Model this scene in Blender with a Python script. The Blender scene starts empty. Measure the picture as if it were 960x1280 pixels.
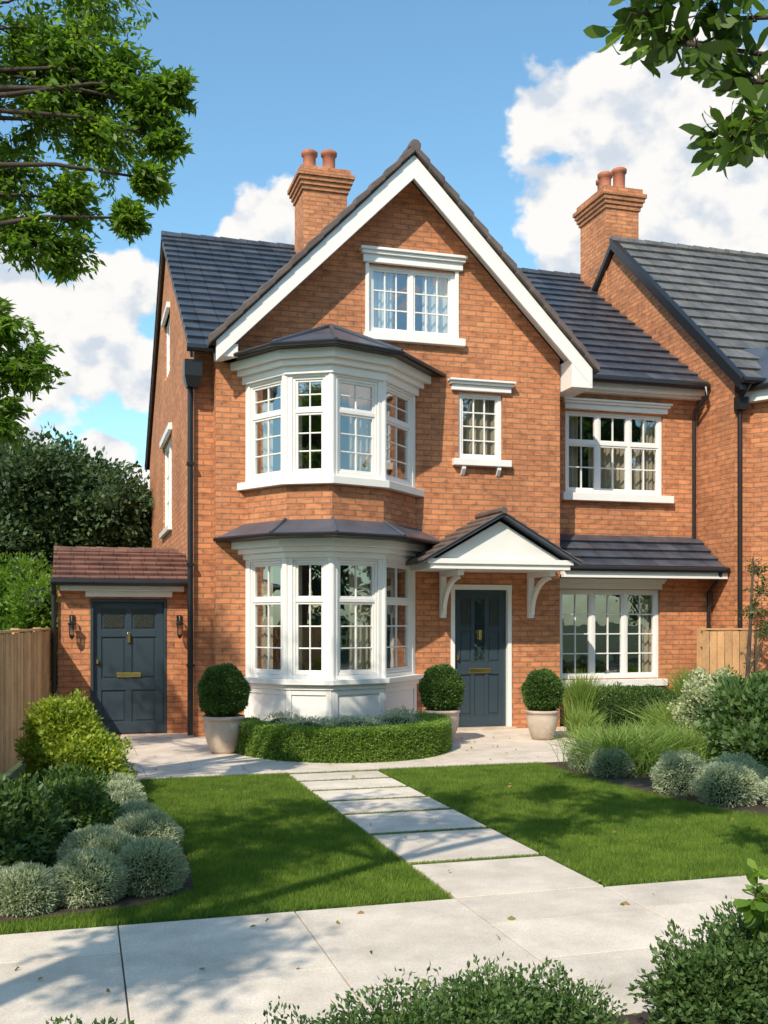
import bpy, math, random
import numpy as np
from mathutils import Vector, geometry
import bmesh
R=random.Random(7); rng=np.random.default_rng(5)
rad=math.radians
# ------------------------------------------------------------ materials
def newmat(name):
    m=bpy.data.materials.new(name); m.use_nodes=True
    nt=m.node_tree; b=nt.nodes['Principled BSDF']; return m,nt,b
def N(nt,t,**k):
    n=nt.nodes.new(t)
    for a,v in k.items(): setattr(n,a,v)
    return n
def L(nt,a,b): nt.links.new(a,b)
def ramp(nt,stops):
    r=N(nt,'ShaderNodeValToRGB'); e=r.color_ramp.elements
    while len(e)<len(stops): e.new(0.5)
    for i,(p,c) in enumerate(stops):
        e[i].position=p; e[i].color=(c[0],c[1],c[2],1)
    return r
def noise(nt,scale,detail=4,vec=None,rough=.55):
    n=N(nt,'ShaderNodeTexNoise'); n.inputs['Scale'].default_value=scale; n.inputs['Detail'].default_value=detail
    n.inputs['Roughness'].default_value=rough
    if vec is not None: L(nt,vec,n.inputs['Vector'])
    return n
def mixc(nt,mode,fac,a,b):
    m=N(nt,'ShaderNodeMix',data_type='RGBA',blend_type=mode)
    if isinstance(fac,(int,float)): m.inputs[0].default_value=fac
    else: L(nt,fac,m.inputs[0])
    for s,v in ((6,a),(7,b)):
        if isinstance(v,tuple): m.inputs[s].default_value=(v[0],v[1],v[2],1)
        else: L(nt,v,m.inputs[s])
    return m.outputs[2]
def plain(name,col,rough=.5,var=.12,scale=6,metal=0,bump=0):
    m,nt,b=newmat(name)
    tc=N(nt,'ShaderNodeTexCoord')
    n=noise(nt,scale,5,tc.outputs['Object'])
    lo=tuple(c*(1-var) for c in col); hi=tuple(min(1,c*(1+var)) for c in col)
    r=ramp(nt,[(.3,lo),(.7,hi)]); L(nt,n.outputs['Fac'],r.inputs[0]); L(nt,r.outputs[0],b.inputs['Base Color'])
    b.inputs['Roughness'].default_value=rough; b.inputs['Metallic'].default_value=metal
    if bump:
        n2=noise(nt,scale*12,4,tc.outputs['Object'])
        bp=N(nt,'ShaderNodeBump'); bp.inputs['Strength'].default_value=bump; bp.inputs['Distance'].default_value=.01
        L(nt,n2.outputs['Fac'],bp.inputs['Height']); L(nt,bp.outputs[0],b.inputs['Normal'])
    return m
def brickmat(name,c1,c2,mo):
    m,nt,b=newmat(name)
    uv=N(nt,'ShaderNodeUVMap'); 
    t=N(nt,'ShaderNodeTexBrick'); L(nt,uv.outputs[0],t.inputs['Vector'])
    t.inputs['Scale'].default_value=1; t.inputs['Brick Width'].default_value=.235; t.inputs['Row Height'].default_value=.078
    t.inputs['Mortar Size'].default_value=.009; t.inputs['Mortar Smooth'].default_value=.25; t.inputs['Bias'].default_value=-.1
    t.inputs['Color1'].default_value=(*c1,1); t.inputs['Color2'].default_value=(*c2,1); t.inputs['Mortar'].default_value=(*mo,1)
    n=noise(nt,.9,6,uv.outputs[0]); r=ramp(nt,[(.3,(.74,.72,.72)),(.7,(1.1,1.1,1.08))]); L(nt,n.outputs['Fac'],r.inputs[0])
    c=mixc(nt,'MULTIPLY',1.0,t.outputs['Color'],r.outputs[0])
    mp=N(nt,'ShaderNodeMapping'); mp.inputs['Scale'].default_value=(6.5,12.8,1); L(nt,uv.outputs[0],mp.inputs[0])
    n3=noise(nt,1.0,2,mp.outputs[0]); r3=ramp(nt,[(.28,(.5,.45,.47)),(.5,(1,1,1)),(.75,(1.25,1.2,1.15))]); L(nt,n3.outputs['Fac'],r3.inputs[0])
    c=mixc(nt,'MULTIPLY',.7,c,r3.outputs[0])
    L(nt,c,b.inputs['Base Color']); b.inputs['Roughness'].default_value=.85
    inv=N(nt,'ShaderNodeMath',operation='SUBTRACT'); inv.inputs[0].default_value=1; L(nt,t.outputs['Fac'],inv.inputs[1])
    n2=noise(nt,60,3,uv.outputs[0]); ad=N(nt,'ShaderNodeMath',operation='MULTIPLY_ADD'); L(nt,n2.outputs['Fac'],ad.inputs[0]); ad.inputs[1].default_value=.5; L(nt,inv.outputs[0],ad.inputs[2])
    bp=N(nt,'ShaderNodeBump'); bp.inputs['Strength'].default_value=.8; bp.inputs['Distance'].default_value=.012
    L(nt,ad.outputs[0],bp.inputs['Height']); L(nt,bp.outputs[0],b.inputs['Normal'])
    return m
def roofmat(name,c1,c2,w=.3,rough=.45):
    m,nt,b=newmat(name)
    uv=N(nt,'ShaderNodeUVMap'); t=N(nt,'ShaderNodeTexBrick'); L(nt,uv.outputs[0],t.inputs['Vector'])
    t.inputs['Scale'].default_value=1; t.inputs['Brick Width'].default_value=w; t.inputs['Row Height'].default_value=.36
    t.inputs['Mortar Size'].default_value=.006; t.inputs['Color1'].default_value=(*c1,1); t.inputs['Color2'].default_value=(*c2,1)
    t.inputs['Mortar'].default_value=(c1[0]*.4,c1[1]*.4,c1[2]*.4,1)
    n=noise(nt,3,6,uv.outputs[0]); r=ramp(nt,[(.3,(.6,.6,.6)),(.75,(1.5,1.45,1.4))]); L(nt,n.outputs['Fac'],r.inputs[0])
    L(nt,mixc(nt,'MULTIPLY',1.0,t.outputs['Color'],r.outputs[0]),b.inputs['Base Color'])
    b.inputs['Roughness'].default_value=rough
    bp=N(nt,'ShaderNodeBump'); bp.inputs['Strength'].default_value=.5; bp.inputs['Distance'].default_value=.01; bp.invert=True
    L(nt,t.outputs['Fac'],bp.inputs['Height']); L(nt,bp.outputs[0],b.inputs['Normal'])
    return m
def leafmat(name,cols,rough=.5,trans=.35,nsc=2.2):
    m,nt,b=newmat(name)
    g=N(nt,'ShaderNodeNewGeometry'); k=len(cols)
    r=ramp(nt,[(i/(k-1),c) for i,c in enumerate(cols)]); 
    tc=N(nt,'ShaderNodeTexCoord'); n=noise(nt,nsc,3,tc.outputs['Object'])
    mm=N(nt,'ShaderNodeMath',operation='MULTIPLY_ADD'); L(nt,n.outputs['Fac'],mm.inputs[0]); mm.inputs[1].default_value=1.4; mm.inputs[2].default_value=-.55
    ad=N(nt,'ShaderNodeMath',operation='MULTIPLY_ADD'); L(nt,g.outputs['Random Per Island'],ad.inputs[0]); ad.inputs[1].default_value=.7; L(nt,mm.outputs[0],ad.inputs[2])
    ad.use_clamp=True
    L(nt,ad.outputs[0],r.inputs[0]); L(nt,r.outputs[0],b.inputs['Base Color']); b.inputs['Roughness'].default_value=rough
    tr=N(nt,'ShaderNodeBsdfTranslucent'); L(nt,mixc(nt,'MULTIPLY',1.0,r.outputs[0],(1.5,1.6,.7)),tr.inputs[0])
    mx=N(nt,'ShaderNodeMixShader'); mx.inputs[0].default_value=trans
    L(nt,b.outputs[0],mx.inputs[1]); L(nt,tr.outputs[0],mx.inputs[2])
    L(nt,mx.outputs[0],nt.nodes['Material Output'].inputs[0]); return m
def slabmat(name,col,v=.12,bs=90,nsc=2.5):
    m,nt,b=newmat(name); g=N(nt,'ShaderNodeNewGeometry'); tc=N(nt,'ShaderNodeTexCoord')
    r=ramp(nt,[(0,tuple(c*(1-v) for c in col)),(1,tuple(c*(1+v*.6) for c in col))]); L(nt,g.outputs['Random Per Island'],r.inputs[0])
    n=noise(nt,nsc,8,tc.outputs['Object'],.65); r2=ramp(nt,[(.3,(.74,.735,.72)),(.62,(1.05,1.05,1.05))]); L(nt,n.outputs['Fac'],r2.inputs[0])
    c=mixc(nt,'MULTIPLY',1,r.outputs[0],r2.outputs[0])
    n3=noise(nt,bs,3,tc.outputs['Object']); r3=ramp(nt,[(.35,(.86,.86,.86)),(.6,(1.03,1.03,1.03))]); L(nt,n3.outputs['Fac'],r3.inputs[0])
    L(nt,mixc(nt,'MULTIPLY',1,c,r3.outputs[0]),b.inputs['Base Color']); b.inputs['Roughness'].default_value=.8
    bp=N(nt,'ShaderNodeBump'); bp.inputs['Strength'].default_value=.3; bp.inputs['Distance'].default_value=.005
    L(nt,n3.outputs['Fac'],bp.inputs['Height']); L(nt,bp.outputs[0],b.inputs['Normal']); return m
def glassmat():
    m,nt,b=newmat('window_glass'); nt.nodes.remove(b)
    t=N(nt,'ShaderNodeBsdfTransparent'); t.inputs[0].default_value=(.84,.89,.88,1)
    g=N(nt,'ShaderNodeBsdfGlossy'); g.inputs['Roughness'].default_value=.01; g.inputs[0].default_value=(.95,.97,1,1)
    tc=N(nt,'ShaderNodeTexCoord'); n=noise(nt,1.7,2,tc.outputs['Object']); bp=N(nt,'ShaderNodeBump'); bp.inputs['Strength'].default_value=.08; bp.inputs['Distance'].default_value=.05
    L(nt,n.outputs['Fac'],bp.inputs['Height']); L(nt,bp.outputs[0],g.inputs['Normal'])
    lw=N(nt,'ShaderNodeLayerWeight'); lw.inputs[0].default_value=.3
    mm=N(nt,'ShaderNodeMath',operation='MULTIPLY_ADD'); L(nt,lw.outputs['Facing'],mm.inputs[0]); mm.inputs[1].default_value=.5; mm.inputs[2].default_value=.24
    mx=N(nt,'ShaderNodeMixShader'); L(nt,mm.outputs[0],mx.inputs[0]); L(nt,t.outputs[0],mx.inputs[1]); L(nt,g.outputs[0],mx.inputs[2])
    L(nt,mx.outputs[0],nt.nodes['Material Output'].inputs[0]); return m
M={}
M['brick']=brickmat('orange_brick',(.66,.265,.115),(.51,.185,.08),(.34,.19,.115))
M['white']=plain('white_paint',(.84,.82,.79),.35,.03,3)
M['slate']=roofmat('slate_tiles',(.040,.052,.075),(.068,.080,.105),.3,.38)
M['slate2']=roofmat('grey_tiles',(.11,.11,.11),(.16,.158,.155),.3,.5)
M['rtile']=roofmat('red_brown_tiles',(.15,.07,.055),(.20,.10,.075),.2,.7)
M['verge']=plain('verge_tile',(.12,.09,.08),.7,.35,4,bump=.4)
M['lead']=plain('lead_roof',(.065,.078,.105),.4,.25,3,bump=.2)
M['black']=plain('black_plastic',(.015,.015,.017),.35,.1)
M['dglass']=plain('obscured_glass',(.03,.035,.03),.3,.5,30)
M['door']=plain('slate_blue_paint',(.036,.056,.074),.35,.08,2)
M['brass']=plain('brass',(.75,.52,.2),.25,.1,8,1)
M['dark']=plain('interior_wall',(.16,.13,.10),.9,.2,1)
M['floor']=plain('interior_floor',(.10,.06,.035),.6,.2,2)
M['curtain']=plain('curtain_fabric',(.66,.54,.42),.9,.05,3)
M['sheer']=plain('sheer_curtain',(.78,.77,.74),.9,.04,3)
M['glass']=glassmat()
M['pot']=plain('stone_pot',(.52,.42,.34),.8,.18,5,bump=.5)
M['terra']=plain('terracotta',(.42,.14,.075),.75,.25,6,bump=.3)
M['soil']=plain('soil',(.06,.042,.028),.95,.4,9,bump=1)
M['bark']=plain('bark',(.075,.055,.04),.9,.4,9,bump=1)
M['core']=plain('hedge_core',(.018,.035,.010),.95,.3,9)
M['wood']=slabmat('fence_wood',(.72,.42,.20),.28,40,3)
M['slab']=slabmat('paving_stone',(.74,.65,.555))
M['patio']=slabmat('patio_stone',(.74,.63,.53),.06)
M['joint']=plain('joint_mortar',(.22,.18,.14),.9,.3,9)
M['asphalt']=plain('asphalt',(.05,.05,.052),.9,.3,9,bump=.5)
M['kerb']=plain('kerb_stone',(.35,.34,.32),.8,.2,5)
M['ground']=plain('ground_grass',(.045,.075,.02),.95,.45,2.5,bump=1)
M['lawn']=plain('lawn_turf',(.06,.11,.018),.95,.4,7,bump=1)
M['blade']=leafmat('grass_blades',[(.07,.14,.015),(.145,.235,.027),(.25,.34,.05)],.6,.35,3.5)
M['treeleaf']=leafmat('tree_leaves',[(.07,.14,.015),(.14,.25,.03),(.23,.35,.05)],.45,.5)
M['bigleaf']=leafmat('magnolia_leaves',[(.05,.10,.02),(.09,.16,.03),(.15,.24,.05)],.35,.4)
M['darkleaf']=leafmat('dark_tree_leaves',[(.025,.055,.022),(.06,.11,.04),(.11,.17,.065)],.6,.25,.8)
M['box']=leafmat('boxwood_leaves',[(.035,.08,.014),(.07,.14,.025),(.12,.20,.04)],.5,.25)
M['hedge']=leafmat('hedge_leaves',[(.10,.18,.022),(.17,.28,.04),(.24,.36,.06)],.5,.3)
M['yellow']=leafmat('golden_shrub_leaves',[(.12,.19,.02),(.28,.36,.04),(.46,.5,.06)],.5,.35)
M['silver']=leafmat('silver_shrub_leaves',[(.24,.30,.19),(.41,.47,.33),(.60,.64,.49)],.7,.25)
M['midleaf']=leafmat('shrub_leaves',[(.035,.08,.022),(.08,.15,.04),(.15,.23,.07)],.5,.3)
M['tuft']=leafmat('ornamental_grass',[(.12,.20,.04),(.21,.32,.07),(.35,.44,.13)],.5,.35)
M['cream']=leafmat('cream_flowers',[(.16,.24,.08),(.34,.38,.2),(.75,.72,.55)],.6,.2)
M['dry']=leafmat('fallen_leaf',[(.14,.16,.03),(.28,.20,.05),(.22,.11,.04)],.7,.1)
# ------------------------------------------------------------ builders
class Fr:
    def __init__(s,ox,oy,tx,ty):
        l=math.hypot(tx,ty); s.o=(ox,oy); s.t=(tx/l,ty/l); s.n=(s.t[1],-s.t[0]); s.L=l
    def p(s,u,d,z): return (s.o[0]+s.t[0]*u+s.n[0]*d, s.o[1]+s.t[1]*u+s.n[1]*d, z)
def front(y): return Fr(0,y,1,0)
class B:
    def __init__(s): s.v=[]; s.f=[]; s.m=[]; s.uv={}; s.ms=[]
    def mi(s,m):
        if m not in s.ms: s.ms.append(m)
        return s.ms.index(m)
    def face(s,pts,m,uv=None):
        i=len(s.v); s.v+= [tuple(p) for p in pts]; s.f.append(tuple(range(i,i+len(pts)))); s.m.append(s.mi(m))
        if uv: s.uv[len(s.f)-1]=uv
    def hexa(s,a,b,m):
        i=len(s.v); n=len(a); s.v+=[tuple(p) for p in a]+[tuple(p) for p in b]; k=s.mi(m)
        s.f.append(tuple(range(i,i+n))); s.m.append(k)
        s.f.append(tuple(range(i+2*n-1,i+n-1,-1))); s.m.append(k)
        for j in range(n):
            q=(j+1)%n; s.f.append((i+j,i+n+j,i+n+q,i+q)); s.m.append(k)
    def box(s,x0,x1,y0,y1,z0,z1,m):
        s.hexa([(x0,y0,z0),(x1,y0,z0),(x1,y1,z0),(x0,y1,z0)],[(x0,y0,z1),(x1,y0,z1),(x1,y1,z1),(x0,y1,z1)],m)
    def lbox(s,F,u0,u1,d0,d1,z0,z1,m):
        s.hexa([F.p(u0,d0,z0),F.p(u1,d0,z0),F.p(u1,d1,z0),F.p(u0,d1,z0)],[F.p(u0,d0,z1),F.p(u1,d0,z1),F.p(u1,d1,z1),F.p(u0,d1,z1)],m)
    def pz(s,poly,z0,z1,m): s.hexa([(x,y,z0) for x,y in poly],[(x,y,z1) for x,y in poly],m)
    def py(s,poly,y0,y1,m): s.hexa([(x,y0,z) for x,z in poly],[(x,y1,z) for x,z in poly],m)
    def px(s,poly,x0,x1,m): s.hexa([(x0,y,z) for y,z in poly],[(x1,y,z) for y,z in poly],m)
    def wall(s,F,outer,holes,m,reveal=.12,d=0):
        polys=[[Vector((u,z,0)) for u,z in outer]]
        for (a,b,c,e) in holes: polys.append([Vector((a,c,0)),Vector((a,e,0)),Vector((b,e,0)),Vector((b,c,0))])
        flat=[p for q in polys for p in q]
        for t in geometry.tessellate_polygon(polys):
            s.face([F.p(flat[i].x,d,flat[i].y) for i in t],m)
        for (a,b,c,e) in holes:
            for (u0,z0,u1,z1) in ((a,c,a,e),(a,e,b,e),(b,e,b,c),(b,c,a,c)):
                s.face([F.p(u0,d,z0),F.p(u1,d,z1),F.p(u1,d-reveal,z1),F.p(u0,d-reveal,z0)],m)
    def tube(s,pts,r,m,n=8):
        pts=[Vector(p) for p in pts]; rr=r if isinstance(r,(list,tuple)) else [r]*len(pts)
        i0=len(s.v); k=s.mi(m)
        for i,p in enumerate(pts):
            d=(pts[min(i+1,len(pts)-1)]-pts[max(i-1,0)]).normalized()
            a=d.cross(Vector((.13,.97,.2))).normalized(); b=d.cross(a)
            for j in range(n):
                t=2*math.pi*j/n; s.v.append(tuple(p+(a*math.cos(t)+b*math.sin(t))*rr[i]))
        for i in range(len(pts)-1):
            for j in range(n):
                q=(j+1)%n; s.f.append((i0+i*n+j,i0+i*n+q,i0+(i+1)*n+q,i0+(i+1)*n+j)); s.m.append(k)
        s.f.append(tuple(i0+j for j in range(n))); s.m.append(k)
        e=i0+(len(pts)-1)*n; s.f.append(tuple(e+j for j in range(n))); s.m.append(k)
    def lathe(s,cx,cy,prof,m,n=28):
        i0=len(s.v); k=s.mi(m)
        for r,z in prof:
            for j in range(n):
                t=2*math.pi*j/n; s.v.append((cx+r*math.cos(t),cy+r*math.sin(t),z))
        for i in range(len(prof)-1):
            for j in range(n):
                q=(j+1)%n; s.f.append((i0+i*n+j,i0+i*n+q,i0+(i+1)*n+q,i0+(i+1)*n+j)); s.m.append(k)
    def roof(s,e0,e1,r0,r1,m,pitch=.36,t=.045,under=None,clip=None):
        e0,e1,r0,r1=map(Vector,(e0,e1,r0,r1)); nrm=(e1-e0).cross(r0-e0).normalized()
        if nrm.z<0: nrm=-nrm
        ln=(r0-e0).length; n=max(1,round(ln/pitch)); dn=nrm*-.08
        for i in range(n):
            a=i/n; b=min(1,(i+1)/n); A0=e0.lerp(r0,a); A1=e1.lerp(r1,a); C0=e0.lerp(r0,b); C1=e1.lerp(r1,b)
            if clip:
                xa,xb=clip(C0.z)
                if xb-xa<.05: continue
                for q in (A0,C0): q.x=max(q.x,xa)
                for q in (A1,C1): q.x=min(q.x,xb)
            o=(i%2)*.15+R.random()*.02+(A0.x if clip else 0); W=(A1-A0).length
            s.face([A0+nrm*t,A1+nrm*t,C1+nrm*.004,C0+nrm*.004],m,[(o,i*.36+.01),(o+W,i*.36+.01),(o+W,i*.36+.35),(o,i*.36+.35)])
            s.face([A0,A1,A1+nrm*t,A0+nrm*t],m,[(o,i*.36+.02),(o+W,i*.36+.02),(o+W,i*.36+.06),(o,i*.36+.06)])
            s.face([A0,A0+nrm*t,C0+nrm*.004],m); s.face([A1,A1+nrm*t,C1+nrm*.004],m)
            if clip: s.face([A0-nrm*.002,A1-nrm*.002,C1-nrm*.002,C0-nrm*.002],under or m)
        if not clip: s.hexa([e0-nrm*.002,e1-nrm*.002,r1-nrm*.002,r0-nrm*.002],[e0+dn,e1+dn,r1+dn,r0+dn],under or m)
    def build(s,name,parent=None,bevel=0,smooth=False,recalc=True):
        me=bpy.data.meshes.new(name); me.from_pydata(s.v,[],s.f)
        for m in s.ms: me.materials.append(M[m])
        me.polygons.foreach_set('material_index',s.m)
        if recalc:
            bm=bmesh.new(); bm.from_mesh(me); bmesh.ops.recalc_face_normals(bm,faces=bm.faces); bm.to_mesh(me); bm.free()
        uvl=me.uv_layers.new(name='UVMap'); Z=Vector((0,0,1)); data=[0.0]*(2*len(me.loops))
        for p in me.polygons:
            ov=s.uv.get(p.index)
            n=p.normal
            if abs(n.z)>.98: t=Vector((1,0,0)); b=Vector((0,1,0))
            else: t=Z.cross(n).normalized(); b=n.cross(t)
            for li in p.loop_indices:
                vi=me.loops[li].vertex_index
                if ov: u,v=ov[s.f[p.index].index(vi)]
                else:
                    c=me.vertices[vi].co; u=c.dot(t); v=c.dot(b)
                data[2*li]=u; data[2*li+1]=v
        uvl.data.foreach_set('uv',data)
        if smooth: me.polygons.foreach_set('use_smooth',[True]*len(me.polygons))
        ob=bpy.data.objects.new(name,me); bpy.context.collection.objects.link(ob)
        if parent: ob.parent=parent
        if bevel:
            md=ob.modifiers.new('bevel','BEVEL'); md.width=bevel; md.segments=2; md.limit_method='ANGLE'
        return ob
def empty(name,loc=(0,0,0)):
    e=bpy.data.objects.new(name,None); bpy.context.collection.objects.link(e); e.empty_display_size=.3; return e
def npmesh(name,V,nper,mat,parent=None,extra=None):
    V=np.asarray(V,dtype=np.float32).reshape(-1,3); nf=len(V)//nper
    me=bpy.data.meshes.new(name); me.vertices.add(len(V)); me.vertices.foreach_set('co',V.ravel())
    me.loops.add(len(V)); me.loops.foreach_set('vertex_index',np.arange(len(V),dtype=np.int32))
    me.polygons.add(nf); me.polygons.foreach_set('loop_start',np.arange(nf,dtype=np.int32)*nper)
    try: me.polygons.foreach_set('loop_total',np.full(nf,nper,dtype=np.int32))
    except Exception: pass
    me.update(calc_edges=True); me.materials.append(M[mat])
    ob=bpy.data.objects.new(name,me); bpy.context.collection.objects.link(ob)
    if parent: ob.parent=parent
    return ob
def unit(a): return a/np.maximum(1e-6,np.linalg.norm(a,axis=1,keepdims=True))
def leafquads(P,D,Ln,Wd,hexa=False):
    n=len(P); D=unit(D); rv=rng.normal(size=(n,3)); S=unit(np.cross(D,rv)); U=np.cross(S,D)
    Ln=Ln*rng.uniform(.6,1.25,(n,1)); Wd=Wd*rng.uniform(.7,1.2,(n,1))
    a=P; c=P+D*Ln; m=P+D*Ln*.45+U*Ln*.08
    if hexa:
        m1=P+D*Ln*.25+U*Ln*.05; m2=P+D*Ln*.65+U*Ln*.06
        return np.stack([a,m1+S*Wd*.38,m2+S*Wd*.5,m2+D*Ln*.2+S*Wd*.3,c,m2+D*Ln*.2-S*Wd*.3,m2-S*Wd*.5,m1-S*Wd*.38],axis=1)
    return np.stack([a,m+S*Wd*.5,c,m-S*Wd*.5],axis=1)
def blob_pts(blobs,n,lo=.8,hi=1.08,lump=.12,zmin=0.0):
    bl=np.array(blobs,float); vol=(bl[:,3]*bl[:,4]+bl[:,5]*bl[:,4]+bl[:,3]*bl[:,5]); pr=vol/vol.sum()
    k=rng.choice(len(bl),size=n,p=pr); d=unit(rng.normal(size=(n,3)))
    f=1+lump*(np.sin(d[:,0]*7+k)*np.cos(d[:,1]*6+2*k)+.6*np.sin(d[:,2]*9+k*1.7))
    r=(rng.uniform(lo,hi,n)*f)[:,None]; c=bl[k,:3]; q=c+d*bl[k,3:6]*r
    ok=q[:,2]>zmin; return q[ok],d[ok]
def foliage(name,blobs,n,ln,wd,mat,parent=None,core=.8,lo=.8,hi=1.08,lump=.12,out=1.0,up=.3):
    q,d=blob_pts(blobs,n,lo,hi,lump)
    D=d*out+rng.normal(size=d.shape)*.7+np.array([0,0,up])
    own=parent or empty(name)
    npmesh('foliage',leafquads(q,D,ln,wd).reshape(-1,3),4,mat,own)
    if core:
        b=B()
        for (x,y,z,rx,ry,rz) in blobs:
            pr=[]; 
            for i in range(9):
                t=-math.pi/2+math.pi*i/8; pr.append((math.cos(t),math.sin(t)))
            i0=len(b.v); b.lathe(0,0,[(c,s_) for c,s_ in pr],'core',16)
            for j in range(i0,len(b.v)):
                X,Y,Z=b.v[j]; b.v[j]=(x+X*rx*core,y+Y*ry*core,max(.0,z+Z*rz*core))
        b.build('foliage_core',own,recalc=False,smooth=True)  # added solid dark filler inside the leaves, closes see-through gaps
    return own
def tuft(name,x,y,n,h,spread,w,mat='tuft',lean=.35):
    own=empty(name); P=np.stack([x+rng.normal(0,spread*.35,n),y+rng.normal(0,spread*.35,n),np.zeros(n)],1)
    D=rng.normal(size=(n,3))*lean; D[:,2]=1; D=unit(D); H=h*rng.uniform(.55,1.1,(n,1))
    S=unit(np.cross(D,rng.normal(size=(n,3))))*w*.5; out=D.copy(); out[:,2]=0
    m1=P+D*H*.55; tip=P+D*H*.9+out*H*.55-np.array([0,0,1])*H*.08*rng.uniform(0,2,(n,1))
    q1=np.stack([P-S,P+S,m1+S*.8,m1-S*.8],1); q2=np.stack([m1-S*.8,m1+S*.8,tip+S*.1,tip-S*.1],1)
    npmesh('blades',np.concatenate([q1,q2]).reshape(-1,3),4,mat,own); return own
def tree(name,trunk,tr,clusters,ln,wd,nspray,nleaf,mat,tw=.006,droop=.1,hexa=False):
    own=empty(name); b=B(); b.tube(trunk,tr,'bark',10)
    T=[Vector(p) for p in trunk]; LP=[];LD=[]
    for (x,y,z,r) in clusters:
        c=Vector((x,y,z)); cand=[i for i in range(1,len(T)) if T[i].z<z+.1] or [1]
        i=min(cand,key=lambda k:(T[k]-c).length); a=T[i]
        mid=a.lerp(c,.5)+Vector((R.uniform(-.2,.2),R.uniform(-.2,.2),R.uniform(.0,.35)))*(c-a).length*.3
        q1=a.lerp(mid,.5)+Vector((0,0,.05)); q2=mid.lerp(c,.5)+Vector((0,0,.06))
        r0=min(tr[i]*.5,.05); b.tube([a,q1,mid,q2,c],[r0,r0*.75,r0*.5,r0*.3,.008],'bark',6)
        main=(c-a).normalized(); ns=int(nspray*(1 if r<.5 else .6))
        for k in range(ns):
            d=Vector((R.gauss(0,1),R.gauss(0,1),R.gauss(0,1))).normalized()+main*.15
            e=c+d*r*R.uniform(.5,1.1)+Vector((0,0,-droop*r)); st=mid.lerp(c,R.uniform(.7,1.0)) if (mid-c).length<r*2 else c+ (mid-c).normalized()*r*R.uniform(0,.6)
            if r<1.0: b.tube([st,st.lerp(e,.5)+Vector((0,0,.04)),e],[tw,tw*.7,tw*.3],'bark',3)
            t=np.linspace(.25,1.02,nleaf)[:,None]; S=np.array(st)[None]; E=np.array(e)[None]
            pts=S+(E-S)*t+rng.normal(0,r*.06,(nleaf,3)); ax=unit(E-S)
            side=unit(np.cross(ax,np.array([[0.1,0.05,1]]))); sg=np.where(np.arange(nleaf)%2==0,1,-1)[:,None]
            LP.append(pts); LD.append(side*sg+ax*.7+rng.normal(0,.5,(nleaf,3))+np.array([0,0,-.35]))
    b.build('trunk_and_branches',own,recalc=False,smooth=True)
    npmesh('leaves',leafquads(np.concatenate(LP),np.concatenate(LD),ln,wd,hexa).reshape(-1,3),8 if hexa else 4,mat,own); return own
# windows
def window(b,F,u0,u1,z0,z1,nc=2,grid=(2,3),transom=None,tg=(2,1),d=-.05,fw=.055):
    b.lbox(F,u0,u0+fw,d-.07,d+.01,z0,z1,'white'); b.lbox(F,u1-fw,u1,d-.07,d+.01,z0,z1,'white')
    b.lbox(F,u0+fw,u1-fw,d-.07,d+.008,z1-fw,z1,'white'); b.lbox(F,u0+fw,u1-fw,d-.07,d+.012,z0,z0+fw,'white')
    a,e=u0+fw,u1-fw; zb,zt=z0+fw,z1-fw; mw=.05; cw=(e-a-(nc-1)*mw)/nc
    for i in range(nc):
        p=a+i*(cw+mw); q=p+cw
        if i<nc-1: b.lbox(F,q,q+mw,d-.07,d+.006,zb,zt,'white')
        parts=[(zb,zt,grid)]
        if transom:
            zm=zb+(zt-zb)*transom; b.lbox(F,p,q,d-.068,d+.004,zm-.025,zm+.025,'white'); parts=[(zb,zm-.025,grid),(zm+.025,zt,tg)]
        for (s0,s1,(gc,gr)) in parts:
            sw=.03
            b.lbox(F,p,p+sw,d-.055,d-.008,s0,s1,'white'); b.lbox(F,q-sw,q,d-.055,d-.008,s0,s1,'white')
            b.lbox(F,p+sw,q-sw,d-.055,d-.01,s0,s0+sw,'white'); b.lbox(F,p+sw,q-sw,d-.055,d-.01,s1-sw,s1,'white')
            for k in range(1,gc):
                m=p+sw+(q-p-2*sw)*k/gc; b.lbox(F,m-.009,m+.009,d-.05,d-.018,s0+sw,s1-sw,'white')
            for k in range(1,gr):
                m=s0+sw+(s1-s0-2*sw)*k/gr; b.lbox(F,p+sw,q-sw,d-.048,d-.021,m-.009,m+.009,'white')
            b.face([F.p(p+sw,d-.036,s0+sw),F.p(q-sw,d-.036,s0+sw),F.p(q-sw,d-.036,s1-sw),F.p(p+sw,d-.036,s1-sw)],'glass')
def curtain(b,F,u0,u1,z0,z1,d=-.2,m='curtain',amp=.022,wl=.09):
    n=max(8,int((u1-u0)/wl*8)); pr=None
    for i in range(n+1):
        u=u0+(u1-u0)*i/n; dd=d+amp*math.sin((u-u0)/wl*2*math.pi+.6*math.sin(u*9))
        cur=(F.p(u,dd,z0),F.p(u,dd,z1))
        if pr: b.face([pr[0],cur[0],cur[1],pr[1]],m)
        pr=cur
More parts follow.
